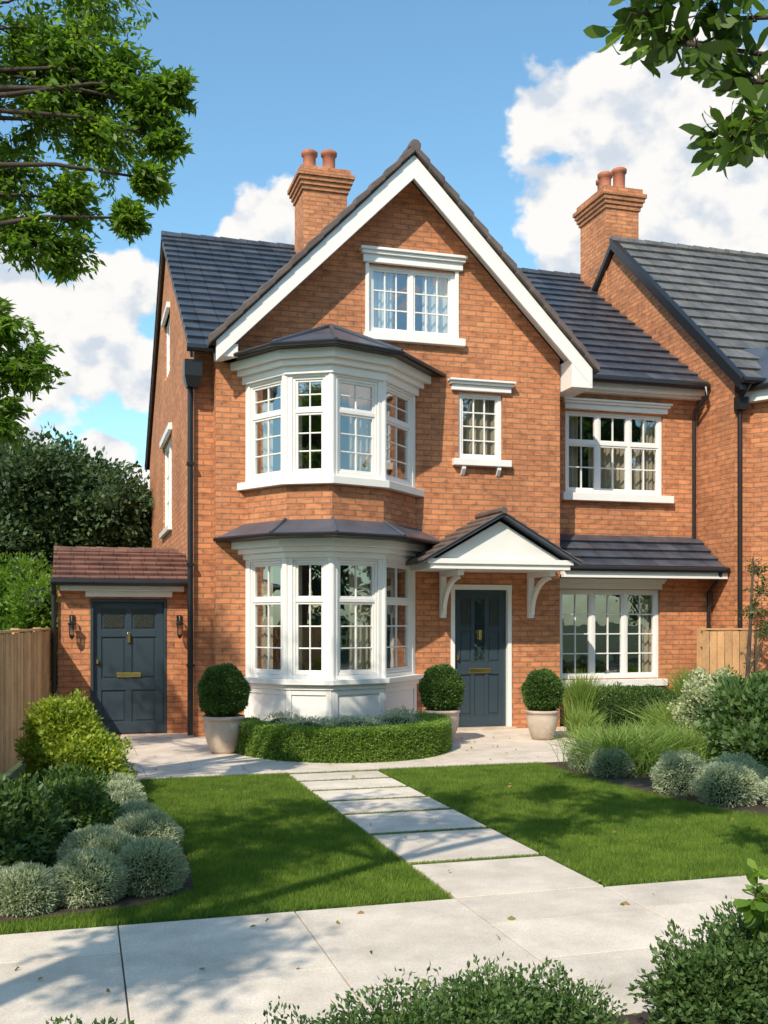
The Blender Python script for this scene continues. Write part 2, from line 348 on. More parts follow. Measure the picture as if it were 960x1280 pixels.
# ============================================================ HOUSE
H=empty('brick_house')
w=B(); f0=front(0.0)
gz=lambda x: 8.12-1.02*abs(x-4.55)
holes=[(3.98,5.31,5.80,6.78),(5.36,6.06,4.03,5.02),(5.23,6.21,0.02,2.18),(2.42,4.48,.3,2.5),(2.42,4.48,3.6,4.95)]
w.wall(f0,[(1.79,0),(7.0,0),(7.0,gz(7.0)),(4.55,8.12),(1.79,gz(1.79))],holes,'brick',.13)
w.wall(front(.25),[(1.52,0),(1.79,0),(1.79,5.45),(1.52,5.4)],[],'brick')
w.face([(1.79,0,0),(1.79,.25,0),(1.79,.25,5.35),(1.79,0,5.3)],'brick')
w.face([(7,0,0),(7,.75,0),(7,.75,5.6),(7,0,5.6)],'brick')
fs=Fr(1.52,0,0,-1)
w.wall(fs,[(-.25,0),(-10,0),(-10,5.25),(-5.1,8.55),(-.25,5.4)],[(-6.0,-4.0,3.32,4.95),(-5.6,-4.4,6.1,7.2)],'brick',.13)
w.face([(1.52,10,0),(9.88,10,0),(9.88,10,5.3),(1.52,10,5.3)],'brick')
w.face([(9.88,.75,0),(9.88,10,0),(9.88,10,5.25),(9.88,5.1,8.6),(9.88,.75,5.6)],'brick')
fu=front(.75); fl=front(.35)
w.wall(fu,[(7.0,2.6),(9.88,2.6),(9.88,5.6),(7.0,5.6)],[(7.46,9.23,3.70,5.02)],'brick',.12)
w.wall(fl,[(7.0,0),(9.88,0),(9.88,2.5),(7.0,2.5)],[(7.15,8.93,.72,2.13)],'brick',.12)
BP=[(2.2,0),(2.63,-.75),(3.19,-1.05),(3.98,-.78),(4.69,0)]
def offs(d,yb=.04):
    n=len(BP); fr=[Fr(*BP[i],BP[i+1][0]-BP[i][0],BP[i+1][1]-BP[i][1]) for i in range(n-1)]; out=[]
    for i in range(n):
        if i==0: nn=fr[0].n; t=fr[0].t; p=(BP[0][0]+nn[0]*d,BP[0][1]+nn[1]*d); k=(0-p[1])/t[1]; out.append((p[0]+t[0]*k,0))
        elif i==n-1: nn=fr[-1].n; t=fr[-1].t; p=(BP[-1][0]+nn[0]*d,BP[-1][1]+nn[1]*d); k=(0-p[1])/t[1]; out.append((p[0]+t[0]*k,0))
        else:
            a,b_=fr[i-1].n,fr[i].n; s=(a[0]+b_[0],a[1]+b_[1]); q=d*2/(s[0]**2+s[1]**2); out.append((BP[i][0]+s[0]*q,BP[i][1]+s[1]*q))
    return [(out[0][0],yb)]+out+[(out[-1][0],yb)] if yb else out
w.pz(offs(0),2.85,3.45,'brick')
w.build('walls',H)
# roofs
r=B()
gs=lambda z:(8.34-z)/1.02   # half width of the gable roof at height z
r.roof((1.42,-.08,5.38),(9.86,-.08,5.38),(1.42,5.1,8.72),(9.86,5.1,8.72),'slate',under='black',clip=lambda z:(1.42, 4.55-max(0,gs(z)-.12)))
r.roof((1.42,.42,5.50),(9.86,.42,5.50),(1.42,5.1,8.72),(9.86,5.1,8.72),'slate',under='black',clip=lambda z:(4.55+max(0,gs(z)-.12), 9.86))
r.roof((1.42,10.3,5.2),(9.86,10.3,5.2),(1.42,5.1,8.72),(9.86,5.1,8.72),'slate',under='black')
for sx in (-1,1):
    x1=4.55+sx*2.84
    r.roof((x1,-.36,8.32-1.02*2.84),(x1,4.9,8.32-1.02*2.84),(4.55,-.36,8.32),(4.55,4.9,8.32),'slate',under='verge')
r.roof((7.02,-.05,2.46),(9.86,-.05,2.46),(7.02,.74,3.02),(9.86,.74,3.02),'slate',pitch=.24,under='black')
x=1.42
while x<9.8:
    r.tube([(x,5.1,8.74),(x+.36,5.1,8.735)],[.085,.075],'slate',8); x+=.36
r.build('roof',H,recalc=False)
v=B()
for sx in (-1,1):
    n=13
    for i in range(n):
        a=i/n; b2=(i+1.06)/n
        def P(t,o): return (4.55+sx*2.90*(1-t), 8.37-1.02*2.90*(1-t)+o)
        a0=P(a,-.06);a1=P(min(b2,1.0),-.08);a2=P(min(b2,1.0),.02);a3=P(a,.06)
        v.py([a0,a1,a2,a3],-.44,-.2,'verge')
y=-.44
while y<4.5:
    v.tube([(4.55,y,8.38),(4.55,y+.32,8.37)],[.09,.08],'verge',8); y+=.32
v.build('verge_tiles',H,bevel=.012)
t=B()
for sx in (-1,1):
    X=lambda q:4.55+sx*q
    zz=lambda q:8.27-1.02*q
    t.py([(X(0),zz(0)),(X(2.8),zz(2.8)),(X(2.8),zz(2.8)-.27),(X(0),zz(0)-.34)],-.375,-.335,'white')
    t.py([(X(0),zz(0)-.02),(X(2.78),zz(2.78)-.02),(X(2.78),zz(2.78)-.12),(X(0),zz(0)-.12)],-.333,-.002,'white')
t.py([(7.02,5.12),(7.36,5.12),(7.36,5.40),(7.02,5.55)],-.37,.3,'white')
t.py([(1.76,5.22),(2.05,5.22),(2.05,5.40),(1.76,5.36)],-.34,-.003,'white')
def head(F,a,b_,z0,z1,pr=.13):
    h=z1-z0
    t.lbox(F,a+.05,b_-.05,-.01,pr*.45,z0,z0+h*.55,'white'); t.lbox(F,a+.02,b_-.02,-.01,pr*.75,z0+h*.55,z0+h*.8,'white'); t.lbox(F,a,b_,-.01,pr,z0+h*.8,z1,'white')
head(f0,3.84,5.46,6.80,7.0); t.lbox(f0,3.93,3.985,-.1,.02,5.79,6.80,'white'); t.lbox(f0,5.305,5.36,-.1,.02,5.79,6.80,'white')
t.lbox(f0,3.90,5.44,-.05,.09,5.68,5.79,'white')
head(f0,5.19,6.23,5.04,5.20); t.lbox(f0,5.26,6.17,-.05,.10,3.93,4.03,'white')
for cx in (5.42,5.98):
    t.px([(0.01,3.93),(-.08,3.93),(-.08,3.88),(-.02,3.8),(0.01,3.78)],cx-.03,cx+.03,'white')
head(fu,7.38,9.34,5.04,5.20); t.lbox(fu,7.38,9.38,-.05,.10,3.57,3.69,'white'); t.box(7.0,9.86,.60,.76,5.30,5.42,'white')
t.box(7.0,9.86,.50,.598,5.34,5.46,'white')
head(fl,7.03,9.0,2.14,2.30,.1); t.lbox(fl,7.06,9.02,-.05,.09,.60,.71,'white'); t.box(7.02,9.86,.0,.34,2.34,2.40,'white')
t.box(7.02,9.88,-.10,-.0,2.30,2.40,'white')
t.lbox(fs,-6.08,-3.92,-.05,.07,3.22,3.31,'white'); t.lbox(fs,-6.08,-3.92,-.05,.06,4.96,5.08,'white'); t.lbox(fs,-5.66,-4.34,-.05,.06,7.2,7.3,'white')
t.hexa([(1.44,-.05,5.24),(1.44,-.05,5.36),(1.44,5.1,8.68),(1.44,5.1,8.54)],[(1.47,-.05,5.24),(1.47,-.05,5.36),(1.47,5.1,8.68),(1.47,5.1,8.54)],'verge')
t.hexa([(1.44,10.25,5.08),(1.44,10.25,5.22),(1.44,5.1,8.68),(1.44,5.1,8.54)],[(1.47,10.25,5.08),(1.47,10.25,5.22),(1.47,5.1,8.68),(1.47,5.1,8.54)],'verge')
t.build('trim',H,bevel=.006)
# bay window
b=B()
for (z0,z1,o) in ((0,.16,.05),(.72,.79,.04),(.79,.86,.10),(2.48,2.56,.03),(2.56,2.63,.09),(2.63,2.73,.17),
                  (3.45,3.55,.10),(4.92,5.03,.04),(5.03,5.11,.10),(5.11,5.22,.18)):
    b.pz(offs(o),z0,z1,'white')
b.pz(offs(.001),.16,.72,'white')
for i in range(4):
    F=Fr(*BP[i],BP[i+1][0]-BP[i][0],BP[i+1][1]-BP[i][1]); Lg=F.L
    for (z0,z1,tr) in ((.86,2.48,.66),(3.55,4.92,.66)):
        b.lbox(F,0,.09,-.1,0,z0,z1,'white'); b.lbox(F,Lg-.09,Lg,-.1,0.0,z0,z1,'white')
        b.lbox(F,.09,Lg-.09,-.1,-.004,z0,z0+.05,'white'); b.lbox(F,.09,Lg-.09,-.1,-.004,z1-.03,z1,'white')
        window(b,F,.092,Lg-.092,z0+.052,z1-.032,1,(2,3),tr,(2,2 if z0>3 else 1),d=-.03,fw=.035)
    b.lbox(F,.0,.08,.002,.022,.16,.72,'white'); b.lbox(F,Lg-.08,Lg,.002,.022,.16,.72,'white')
    b.lbox(F,.08,Lg-.08,.002,.020,.16,.23,'white'); b.lbox(F,.08,Lg-.08,.002,.020,.65,.72,'white')
for i in range(1,4):
    for (z0,z1) in ((.86,2.48),(3.55,4.92)): 
        b.lathe(BP[i][0]*1.0,BP[i][1]+.03,[(.0,z0),(.05,z0),(.05,z1),(0,z1)],'white',10)
b.build('bay_window',H,bevel=.005)
br=B()
def loft(P0,z0,P1,z1,m):
    for i in range(len(P0)-1): br.face([(*P0[i],z0),(*P0[i+1],z0),(*P1[i+1],z1),(*P1[i],z1)],m)
br.pz(offs(.34),2.73,2.78,'black'); loft(offs(.35,0),2.785,offs(.005,0),2.99,'lead')
br.pz(offs(.30),5.22,5.27,'black')
o=offs(.31,0)
for i in range(4): br.face([(*o[i],5.275),(*o[i+1],5.275),(3.42,0.02,5.84)],'lead')
for i in range(1,4): br.tube([(*o[i],5.285),(3.42,0.0,5.85)],[.025,.03],'lead',6)
o2=offs(.36,0); o3=offs(.01,0)
for i in range(1,4): br.tube([(*o2[i],2.79),(*o3[i],3.0)],[.02,.02],'lead',6)
br.tube([(*p,5.25) for p in offs(.33,0)],.03,'black',6); br.tube([(*p,2.76) for p in offs(.37,0)],.03,'black',6)
br.build('bay_roofs',H)
# windows
wn=B()
window(wn,f0,3.985,5.305,5.805,6.795,2,(3,3)); window(wn,f0,5.365,6.055,4.035,5.035,1,(3,4))
window(wn,fu,7.465,9.225,3.705,5.035,3,(2,2),.62,(2,1)); window(wn,fl,7.155,8.925,.725,2.135,3,(2,4))
window(wn,fs,-5.995,-4.005,3.325,4.945,2,(2,3)); window(wn,fs,-5.595,-4.405,6.105,7.195,2,(2,3))
wn.build('windows',H)
# interior
it=B()
it.box(1.9,6.95,.2,9.9,2.62,2.8,'floor'); it.box(1.9,6.95,.2,9.9,5.2,5.32,'floor'); it.box(7.02,9.8,.5,9.9,2.5,2.58,'floor'); it.box(7.02,9.8,.9,9.9,5.45,5.5,'floor')
it.box(1.6,9.8,3.4,3.5,.02,7.2,'dark'); it.box(4.85,4.95,.2,3.4,.02,5.2,'dark'); it.box(6.9,6.96,.2,3.4,.02,5.2,'dark')
it.box(1.55,9.85,.4,9.95,.01,.05,'floor')
it.box(2.4,4.4,1.6,2.3,.05,.5,'curtain'); it.box(2.4,4.4,2.2,2.45,.5,.95,'curtain'); it.box(2.6,3.2,3.33,3.38,1.3,2.0,'white'); it.box(3.6,4.3,3.33,3.38,1.2,1.9,'pot')
it.box(7.3,8.0,3.3,3.38,1.2,1.9,'white'); it.box(7.4,9.2,1.4,2.0,.05,.8,'floor')
it.build('interior',H)
cu=B()
for (z0,z1) in ((.9,2.45),(3.6,4.9)):
    for i,(a,e) in enumerate(((.08,.34),(.02,.16),(.40,.78),(.12,.40))):
        F=Fr(*BP[i],BP[i+1][0]-BP[i][0],BP[i+1][1]-BP[i][1]); curtain(cu,F,a,e,z0,z1,-.2)
curtain(cu,f0,4.0,4.42,5.8,6.78,-.2,'sheer'); curtain(cu,f0,4.86,5.3,5.8,6.78,-.2,'sheer'); curtain(cu,f0,5.37,6.05,4.04,5.02,-.25,'curtain')
curtain(cu,fu,7.48,7.8,3.7,5.02,-.22); curtain(cu,fu,8.95,9.22,3.7,5.02,-.22); curtain(cu,fu,8.0,8.95,3.7,4.6,-.26,'curtain')
curtain(cu,fl,7.17,7.34,.73,2.12,-.22); curtain(cu,fl,8.72,8.92,.73,2.12,-.22)
cu.build('curtains',H,recalc=False)
def door(b,F,a,c,z0,z1,m='door',lights=True):
    W=c-a; b.lbox(F,a,c,-.12,-.08,z0,z1,m)
    st=.11; d1=-.06
    b.lbox(F,a,a+st,-.08,d1,z0,z1,m); b.lbox(F,c-st,c,-.08,d1,z0,z1,m)
    x1=a+W*.40; x2=a+W*.60
    if lights:
        for (p,q) in ((z0,z0+.16),(z0+.78,z0+.95),(z1-.12,z1)): b.lbox(F,a+st,c-st,-.08,d1+.001,p,q,m)
        for zz_ in ((z0+.16,z0+.78),(z0+.95,z1-.12)):
            b.lbox(F,x1-.055,x1,-.08,d1-.002,*zz_,m); b.lbox(F,x2,x2+.055,-.08,d1-.002,*zz_,m)
        b.face([F.p(x1,-.075,z0+.98),F.p(x2,-.075,z0+.98),F.p(x2,-.075,z1-.15),F.p(x1,-.075,z1-.15)],'glass')
        for p,q in ((a+st,x1-.055),(x2+.055,c-st)):
            b.lbox(F,p+.02,q-.02,-.079,-.069,z0+.2,z0+.74,m); b.lbox(F,p+.02,q-.02,-.079,-.069,z1-.52,z1-.16,'dglass'); b.lbox(F,p,q,-.08,d1-.003,z1-.62,z1-.55,m)
            b.lbox(F,p+.02,q-.02,-.079,-.069,z0+.99,z1-.66,m)
    else:
        for (p,q) in ((z0,z0+.16),(z0+.62,z0+.78),(z0+1.38,z0+1.48),(z1-.10,z1)): b.lbox(F,a+st,c-st,-.08,d1+.001,p,q,m)
        xm=(a+c)/2
        for zz_ in ((z0+.16,z0+.62),(z0+.78,z0+1.38),(z0+1.48,z1-.10)):
            b.lbox(F,xm-.04,xm+.04,-.08,d1-.002,*zz_,m)
            for p,q in ((a+st,xm-.04),(xm+.04,c-st)):
                b.lbox(F,p+.03,q-.03,-.079,-.068,zz_[0]+.03,zz_[1]-.03,m if zz_[0]<z0+1.4 else 'dglass')
    xm=(a+c)/2
    b.lbox(F,xm-.17,xm+.17,d1+.001,d1+.014,z0+.80,z0+.87,'brass')
    b.lbox(F,xm-.02,xm+.02,d1,d1+.03,z0+1.30,z0+1.44,'brass')
    b.lbox(F,a+.04,a+.07,d1,d1+.05,z0+1.0,z0+1.06,'brass')
dd=B(); door(dd,f0,5.30,6.14,.06,2.10)
dd.lbox(f0,5.235,5.30,-.12,.015,.03,2.10,'white'); dd.lbox(f0,6.14,6.205,-.12,.015,.03,2.10,'white'); dd.lbox(f0,5.235,6.205,-.12,.02,2.10,2.175,'white')
dd.lbox(f0,5.2,6.24,-.12,.1,.0,.055,'pot'); dd.build('front_door',H,bevel=.004)
# porch canopy
pc=B(); 
cxp=5.66; hw=1.12; ze=2.46; zt=3.10; yf=-.92
pc.py([(cxp-hw+.12,ze+.01),(cxp+hw-.12,ze+.01),(cxp,zt-.06)],yf+.06,yf+.12,'sheer')
pc.box(cxp-hw+.06,cxp+hw-.06,yf,-.0,ze-.1,ze,'white')
pc.box(cxp-hw+.02,cxp+hw-.02,yf-.03,yf+.02,ze-.03,ze+.04,'white')
for sx in (-1,1):
    P3=lambda q,o:(cxp+sx*q,zt-(zt-ze)*q/hw+o)
    pc.py([P3(0,.0),P3(hw+.06,.0),P3(hw+.06,.045),P3(0,.045)],yf-.08,-.001,'lead')
    n=7
    for i in range(n):
        pc.py([P3((hw+.08)*(i)/n,.046),P3((hw+.08)*(i+1)/n,.046),P3((hw+.08)*(i+1)/n,.085),P3((hw+.08)*i/n,.055)],yf-.1,-.001,'verge')
    bx=5.10 if sx<0 else 6.50
    pc.box(bx-.045,bx+.045,-.07,0.0,1.68,2.36,'white'); pc.box(bx-.045,bx+.045,-.80,-.07,2.28,2.358,'white')
    pr=[]; 
    for k in range(9):
        a=math.pi/2*k/8; pr.append((-.07-.60*(1-math.cos(a)), 1.78+.50*math.sin(a)))
    for k in range(8):
        q=[pr[k],pr[k+1],(pr[k+1][0]-.05,pr[k+1][1]-.05),(pr[k][0]-.05,pr[k][1]-.05)]
        pc.px(q,bx-.03,bx+.03,'white')
pc.tube([(cxp,yf-.11,zt+.08),(cxp,0,zt+.08)],.05,'verge',8)
pc.build('porch_canopy',H,bevel=.004)
# rainwater goods
g=B()
g.tube([(1.46,.17,5.2),(1.46,.17,0.05)],.04,'black',8); g.box(1.36,1.60,-.06,.2,5.0,5.22,'black'); g.hexa([(1.40,0,4.86),(1.56,0,4.86),(1.56,.18,4.86),(1.40,.18,4.86)],[(1.36,-.06,5.0),(1.60,-.06,5.0),(1.60,.2,5.0),(1.36,.2,5.0)],'black')
g.tube([(1.38,-.14,5.36),(1.78,-.14,5.36)],.055,'black',8)
for z in (1,2.4,3.8): g.box(1.41,1.51,.12,.24,z,z+.04,'black')
g.tube([(7.3,.40,5.47),(9.86,.40,5.47)],.06,'black',8); g.tube([(9.78,.36,5.44),(9.78,.3,5.3),(9.74,.6,5.12),(9.78,.70,4.95),(9.78,.70,2.95)],.032,'black',8)
g.tube([(7.02,-.13,2.44),(9.88,-.13,2.44)],.045,'black',8); g.tube([(9.74,-.12,2.4),(9.74,.0,2.25),(9.78,.28,2.1),(9.78,.30,.05)],.032,'black',8)
g.build('gutters_and_downpipes',H)
def chimney(x0,x1,y0,y1,zb,zc,parent,pots):
    c=B(); c.box(x0,x1,y0,y1,zb,zc-.42,'brick')
    z=zc-.42
    for k,o in enumerate((.03,.06,.09,.12)):
        c.box(x0-o,x1+o,y0-o,y1+o,z,z+.078,'brick'); z+=.078
    c.box(x0-.06,x1+.06,y0-.06,y1+.06,z,z+.11,'brick'); c.hexa([(x0-.03,y0-.03,z+.11),(x1+.03,y0-.03,z+.11),(x1+.03,y1+.03,z+.11),(x0-.03,y1+.03,z+.11)],[(x0+.12,y0+.12,z+.19),(x1-.12,y0+.12,z+.19),(x1-.12,y1-.12,z+.19),(x0+.12,y1-.12,z+.19)],'kerb')
    c.build('chimney',parent,bevel=.006)
    p=B()
    for (px_,py_,h) in pots:
        zz=z+.12; p.lathe(px_,py_,[(.13,zz),(.14,zz+.05),(.115,zz+.08),(.12,zz+h-.1),(.15,zz+h-.08),(.155,zz+h-.02),(.13,zz+h),(.10,zz+h),(.09,zz+h-.2)],'terra',20)
    p.build('chimney_pots',parent,smooth=True)
chimney(3.88,4.70,4.1,4.9,7.3,9.90,H,[(4.08,4.5,.44),(4.45,4.5,.48)])
# ============================================================ NEIGHBOUR
Nb=empty('brick_house')
w=B(); fs2=Fr(9.9,0,0,-1)
w.wall(fs2,[(.25,0),(-7.4,0),(-7.4,5.5),(-3.55,8.8),(.25,5.5)],[],'brick')
w.wall(front(-.25),[(9.9,0),(17,0),(17,5.6),(9.9,5.5)],[(14,15.6,.8,2.2),(14,15.6,3.6,5)],'brick')
w.face([(9.9,7.4,0),(17,7.4,0),(17,7.4,5.5),(9.9,7.4,5.5)],'brick'); w.face([(17,-.25,0),(17,7.4,0),(17,7.4,5.5),(17,3.55,8.8),(17,-.25,5.5)],'brick')
nb=[(10.2,-.24),(10.65,-.9),(12.2,-.9),(12.65,-.24)]; w.pz(nb,0,5.08,'brick')
w.build('walls',Nb)
r=B(); r.roof((9.8,-.55,5.36),(17.2,-.55,5.36),(9.8,3.55,8.93),(17.2,3.55,8.93),'slate2',under='black'); r.roof((9.8,7.7,5.36),(17.2,7.7,5.36),(9.8,3.55,8.93),(17.2,3.55,8.93),'slate2',under='black')
r.hexa([(9.78,-.55,5.22),(9.78,-.55,5.42),(9.78,3.55,8.99),(9.78,3.55,8.80)],[(9.9,-.55,5.22),(9.9,-.55,5.42),(9.9,3.55,8.99),(9.9,3.55,8.80)],'black')
x=9.8
while x<17: r.tube([(x,3.55,8.96),(x+.36,3.55,8.955)],[.085,.075],'slate2',8); x+=.36
nbo=[(9.92,-.24),(10.42,-1.25),(12.45,-1.25),(12.9,-.24)]
r.pz(nbo,5.24,5.30,'black')
ap=[(10.75,.1,6.1),(12.0,.1,6.1)]
r.face([(*nbo[0],5.31),(*nbo[1],5.31),ap[0]],'lead'); r.face([(*nbo[1],5.31),(*nbo[2],5.31),ap[1],ap[0]],'lead'); r.face([(*nbo[2],5.31),(*nbo[3],5.31),ap[1]],'lead'); r.face([(*nbo[0],5.31),ap[0],(10.0,.5,6.1)],'lead')
r.tube([(*nbo[1],5.32),ap[0],ap[1]],.03,'lead',6); r.tube([(*nbo[0],5.28),(*nbo[1],5.28),(*nbo[2],5.28),(*nbo[3],5.28)],.035,'black',6)
r.build('roof',Nb,recalc=False)
t=B(); t.pz([(10.02,-.24),(10.5,-1.13),(12.35,-1.13),(12.8,-.24)],5.08,5.24,'white'); t.box(13.4,17,-.4,-.26,5.2,5.34,'white')
window(t,front(-.25),14.005,15.595,.805,2.195,2,(2,3)); window(t,front(-.25),14.005,15.595,3.605,4.995,2,(2,3)); t.build('trim_and_windows',Nb)
t=B(); t.tube([(9.95,-.31,5.1),(9.95,-.31,.05)],.036,'black',8); t.box(9.87,10.05,-.4,-.27,4.95,5.15,'black'); t.tube([(9.8,-.6,5.36),(10.2,-.6,5.36)],.05,'black',8); t.tube([(9.95,-.58,5.33),(9.95,-.35,5.15)],.036,'black',8); t.build('downpipe',Nb)
it=B(); it.box(10,16.9,3,3.1,0.02,5.4,'dark'); it.box(10,16.9,0,7,2.6,2.8,'floor'); it.build('interior',Nb)
chimney(9.885,10.6,3.9,5.0,7.2,10.15,Nb,[(10.05,4.25,.40),(10.36,4.25,.52),(10.25,4.7,.48)])
# ============================================================ OUTBUILDING
O=empty('brick_outbuilding')
w=B(); fo=front(.8)
w.wall(fo,[(-.31,0),(1.515,0),(1.515,2.2),(-.31,2.2)],[(.13,1.19,.02,1.95)],'brick',.1)
w.face([(-.31,.8,0),(-.31,4,0),(-.31,4,2.5),(-.31,1.7,2.6),(-.31,.8,2.2)],'brick'); w.face([(-.31,4,0),(1.515,4,0),(1.515,4,2.5),(-.31,4,2.5)],'brick')
w.build('walls',O)
r=B(); r.roof((-.38,.58,2.20),(1.51,.58,2.20),(-.38,1.55,2.66),(1.51,1.55,2.66),'rtile',pitch=.18,under='black')
r.roof((-.38,4.2,2.3),(1.51,4.2,2.3),(-.38,1.55,2.66),(1.51,1.55,2.66),'rtile',pitch=.3,under='black')
x=-.38
while x<1.4: r.tube([(x,1.55,2.68),(x+.3,1.55,2.675)],[.06,.055],'rtile',8); x+=.3
r.build('roof',O,recalc=False)
t=B(); t.box(-.28,1.42,.66,.79,2.06,2.14,'white'); t.box(.06,1.26,.74,.797,1.98,2.059,'white'); t.tube([(-.40,.54,2.18),(1.5,.54,2.18)],.045,'black',8); t.tube([(-.36,.62,2.16),(-.36,.74,2.0),(-.36,.74,0.03)],.035,'black',8)
t.build('trim',O,bevel=.004)
dd=B(); door(dd,fo,.17,1.15,.03,1.91,'door',False); dd.lbox(fo,.135,.17,-.1,.008,.02,1.91,'door'); dd.lbox(fo,1.15,1.185,-.1,.008,.02,1.91,'door'); dd.lbox(fo,.135,1.185,-.1,.01,1.91,1.945,'door'); dd.build('side_door',O,bevel=.004)
for lx in (-.12,1.36):
    l=B(); l.box(lx-.035,lx+.035,.77,.80,1.55,1.72,'black'); l.tube([(lx,.78,1.68),(lx,.68,1.70),(lx,.66,1.62)],.012,'black',6)
    l.lathe(lx,.66,[(.01,1.64),(.06,1.60),(.05,1.58)],'black',8); l.lathe(lx,.66,[(.045,1.58),(.035,1.44)],'glass',8); l.lathe(lx,.66,[(.04,1.44),(.03,1.41),(0.005,1.38)],'black',8)
    for k in range(4):
        a=math.pi/4+k*math.pi/2; l.tube([(lx+.047*math.cos(a),.66+.047*math.sin(a),1.58),(lx+.037*math.cos(a),.66+.037*math.sin(a),1.44)],.005,'black',4)
    l.build('wall_lantern')
# ============================================================ GROUND
g=B(); g.box(-400,400,-400,400,-.5,-.02,'ground'); g.build('ground')
def slabs(b,x0,x1,y0,y1,xs,ys,m,z=.02,h=.03,gap=.008,stag=False):
    for j in range(len(ys)-1):
        X=list(xs)
        if stag and j%2: 
            X=[xs[0]]+[(xs[i]+xs[i+1])/2 for i in range(len(xs)-1)]+[xs[-1]]
        for i in range(len(X)-1):
            b.box(X[i]+gap/2,X[i+1]-gap/2,ys[j]+gap/2,ys[j+1]-gap/2,z-h,z,m)
p=B(); p.box(-.42,7.1,-3.55,.79,-.02,.006,'joint'); xs=[-.42+i*7.52/7 for i in range(8)]; slabs(p,0,0,0,0,xs,[-3.55,-2.7,-1.7,-.7,.3,.79],'patio',stag=True,gap=.005); p.build('patio',bevel=.003)
p=B(); p.box(-14,22,-10.6,-8.72,-.02,.004,'joint')
xs=[2.11+.96*i for i in range(-16,20)]
for i in range(len(xs)-1):
    ys=([-10.6,-8.72],[-10.6,-9.7,-8.72],[-10.6,-9.2,-8.72],[-10.6,-9.85,-9.25,-8.72])[(i*7+3)%4]
    slabs(p,0,0,0,0,[xs[i],xs[i+1]],ys,'slab')
p.build('pavement',bevel=.003)
p=B(); gp=[-3.62,-4.15,-4.75,-5.35,-6.0,-6.85,-7.83]
for i in range(6): p.box(2.11,3.07,gp[i+1]+.045,gp[i]-.045,-.01,.026,'slab')
p.box(2.11,3.07,-8.715,-7.875,-.01,.024,'slab'); p.build('garden_path',bevel=.004)
p=B(); p.box(-14,22,-18.9,-13.1,-.02,-.004,'asphalt'); p.build('road')
p=B()
for yy in (-13.1,-19.02):
    x=-14
    while x<22: p.box(x+.004,x+.91,yy,yy+.12,-.1,.10,'kerb'); x+=.914
p.build('kerb',bevel=.01)
p=B(); 
for i in range(36): p.box(-14+i,-13.008+i,-12.97,-11.62,-.05,.02,'slab')
p.build('pavement',bevel=.003)
p=B(); p.box(-14,22,-11.6,-10.62,-.05,.03,'soil'); p.build('flower_bed',bevel=.01)
def lawn(polys,own=None,hs=(.02,.042),dens=26000):
    own=own or empty('lawn'); b=B(); T=[]
    for poly in polys:
        b.pz(poly,-.03,.012,'lawn')
        P=np.array(poly); lo=P.min(0); hi=P.max(0); ar=(hi-lo).prod(); n=int(ar*dens)
        q=rng.uniform(lo,hi,(n,2)); ins=np.zeros(n,bool); j=len(P)-1
        for i in range(len(P)):
            xi,yi=P[i]; xj,yj=P[j]
            c=((yi>q[:,1])!=(yj>q[:,1]))&(q[:,0]<(xj-xi)*(q[:,1]-yi)/(yj-yi+1e-9)+xi); ins^=c; j=i
        q=q[ins]; n=len(q); base=np.concatenate([q,np.full((n,1),.008)],1)
        a=rng.uniform(0,6.28,n); s=np.stack([np.cos(a),np.sin(a),0*a],1)*.0028
        tip=base+np.stack([rng.normal(0,.012,n),rng.normal(0,.012,n),rng.uniform(*hs,n)],1)
        T.append(np.stack([base-s,base+s,tip],1))
    b.build('turf',own)
    npmesh('grass_blades',np.concatenate(T).reshape(-1,3),3,'blade',own)
lawn([[(.45,-3.6),(2.09,-3.6),(2.09,-8.70),(-2.4,-8.70),(-2.4,-8.55),(-.3,-8.52),(.35,-8.38),(.66,-8.1),(.7,-7.2),(.58,-6.2),(.5,-5.5)]],hs=(.018,.05))
lawn([[(3.09,-3.6),(5.0,-3.6),(5.0,-4.2),(5.05,-5.2),(5.15,-6.0),(5.3,-6.8),(5.9,-7.6),(7.5,-8.7),(3.09,-8.70)]],hs=(.018,.05))
lawn([[(2.112,g_-.035),(3.068,g_-.035),(3.068,g_+.035),(2.112,g_+.035)] for g_ in gp]+[[(.45,-3.596),(5.0,-3.596),(5.0,-3.555),(.45,-3.555)]],hs=(.012,.03))
p=B(); p.pz([(-.45,-3.6),(.45,-3.602),(.5,-5.5),(.58,-6.2),(.7,-7.2),(.66,-8.1),(.35,-8.38),(-.3,-8.52),(-2.4,-8.55),(-2.4,-3.6)],-.02,.03,'soil'); p.build('flower_bed')
p=B(); p.pz([(7.12,.33),(7.12,-3.6),(5.02,-3.602),(5.02,-4.2),(5.07,-5.2),(5.17,-6.0),(5.32,-6.8),(5.92,-7.6),(7.52,-8.7),(14,-8.7),(14,-.3),(9.8,-.3),(9.8,.33)],-.02,.03,'soil'); p.build('flower_bed')
def fence(x0,y0,x1,y1,h):
    b=B(); F=Fr(x0,y0,x1-x0,y1-y0); u=0; 
    while u<F.L:
        hh=h+R.uniform(-.012,.012); b.lbox(F,u+.008,u+.124,-.014,.008+R.uniform(-.004,.004),.03,hh,'wood'); u+=.134
    for z in (.35,h-.25): b.lbox(F,0,F.L,-.06,-.0145,z,z+.08,'wood')
    u=0
    while u<F.L: b.lbox(F,u,u+.09,-.155,-.061,0,h+.05,'wood'); u+=1.8
    b.lbox(F,-.01,F.L+.01,-.03,.025,h+.014,h+.04,'wood')
    b.build('wooden_fence',bevel=.004)
fence(-1.35,-8.6,-.43,.75,1.5); fence(9.25,-.35,14.5,-.35,1.48)
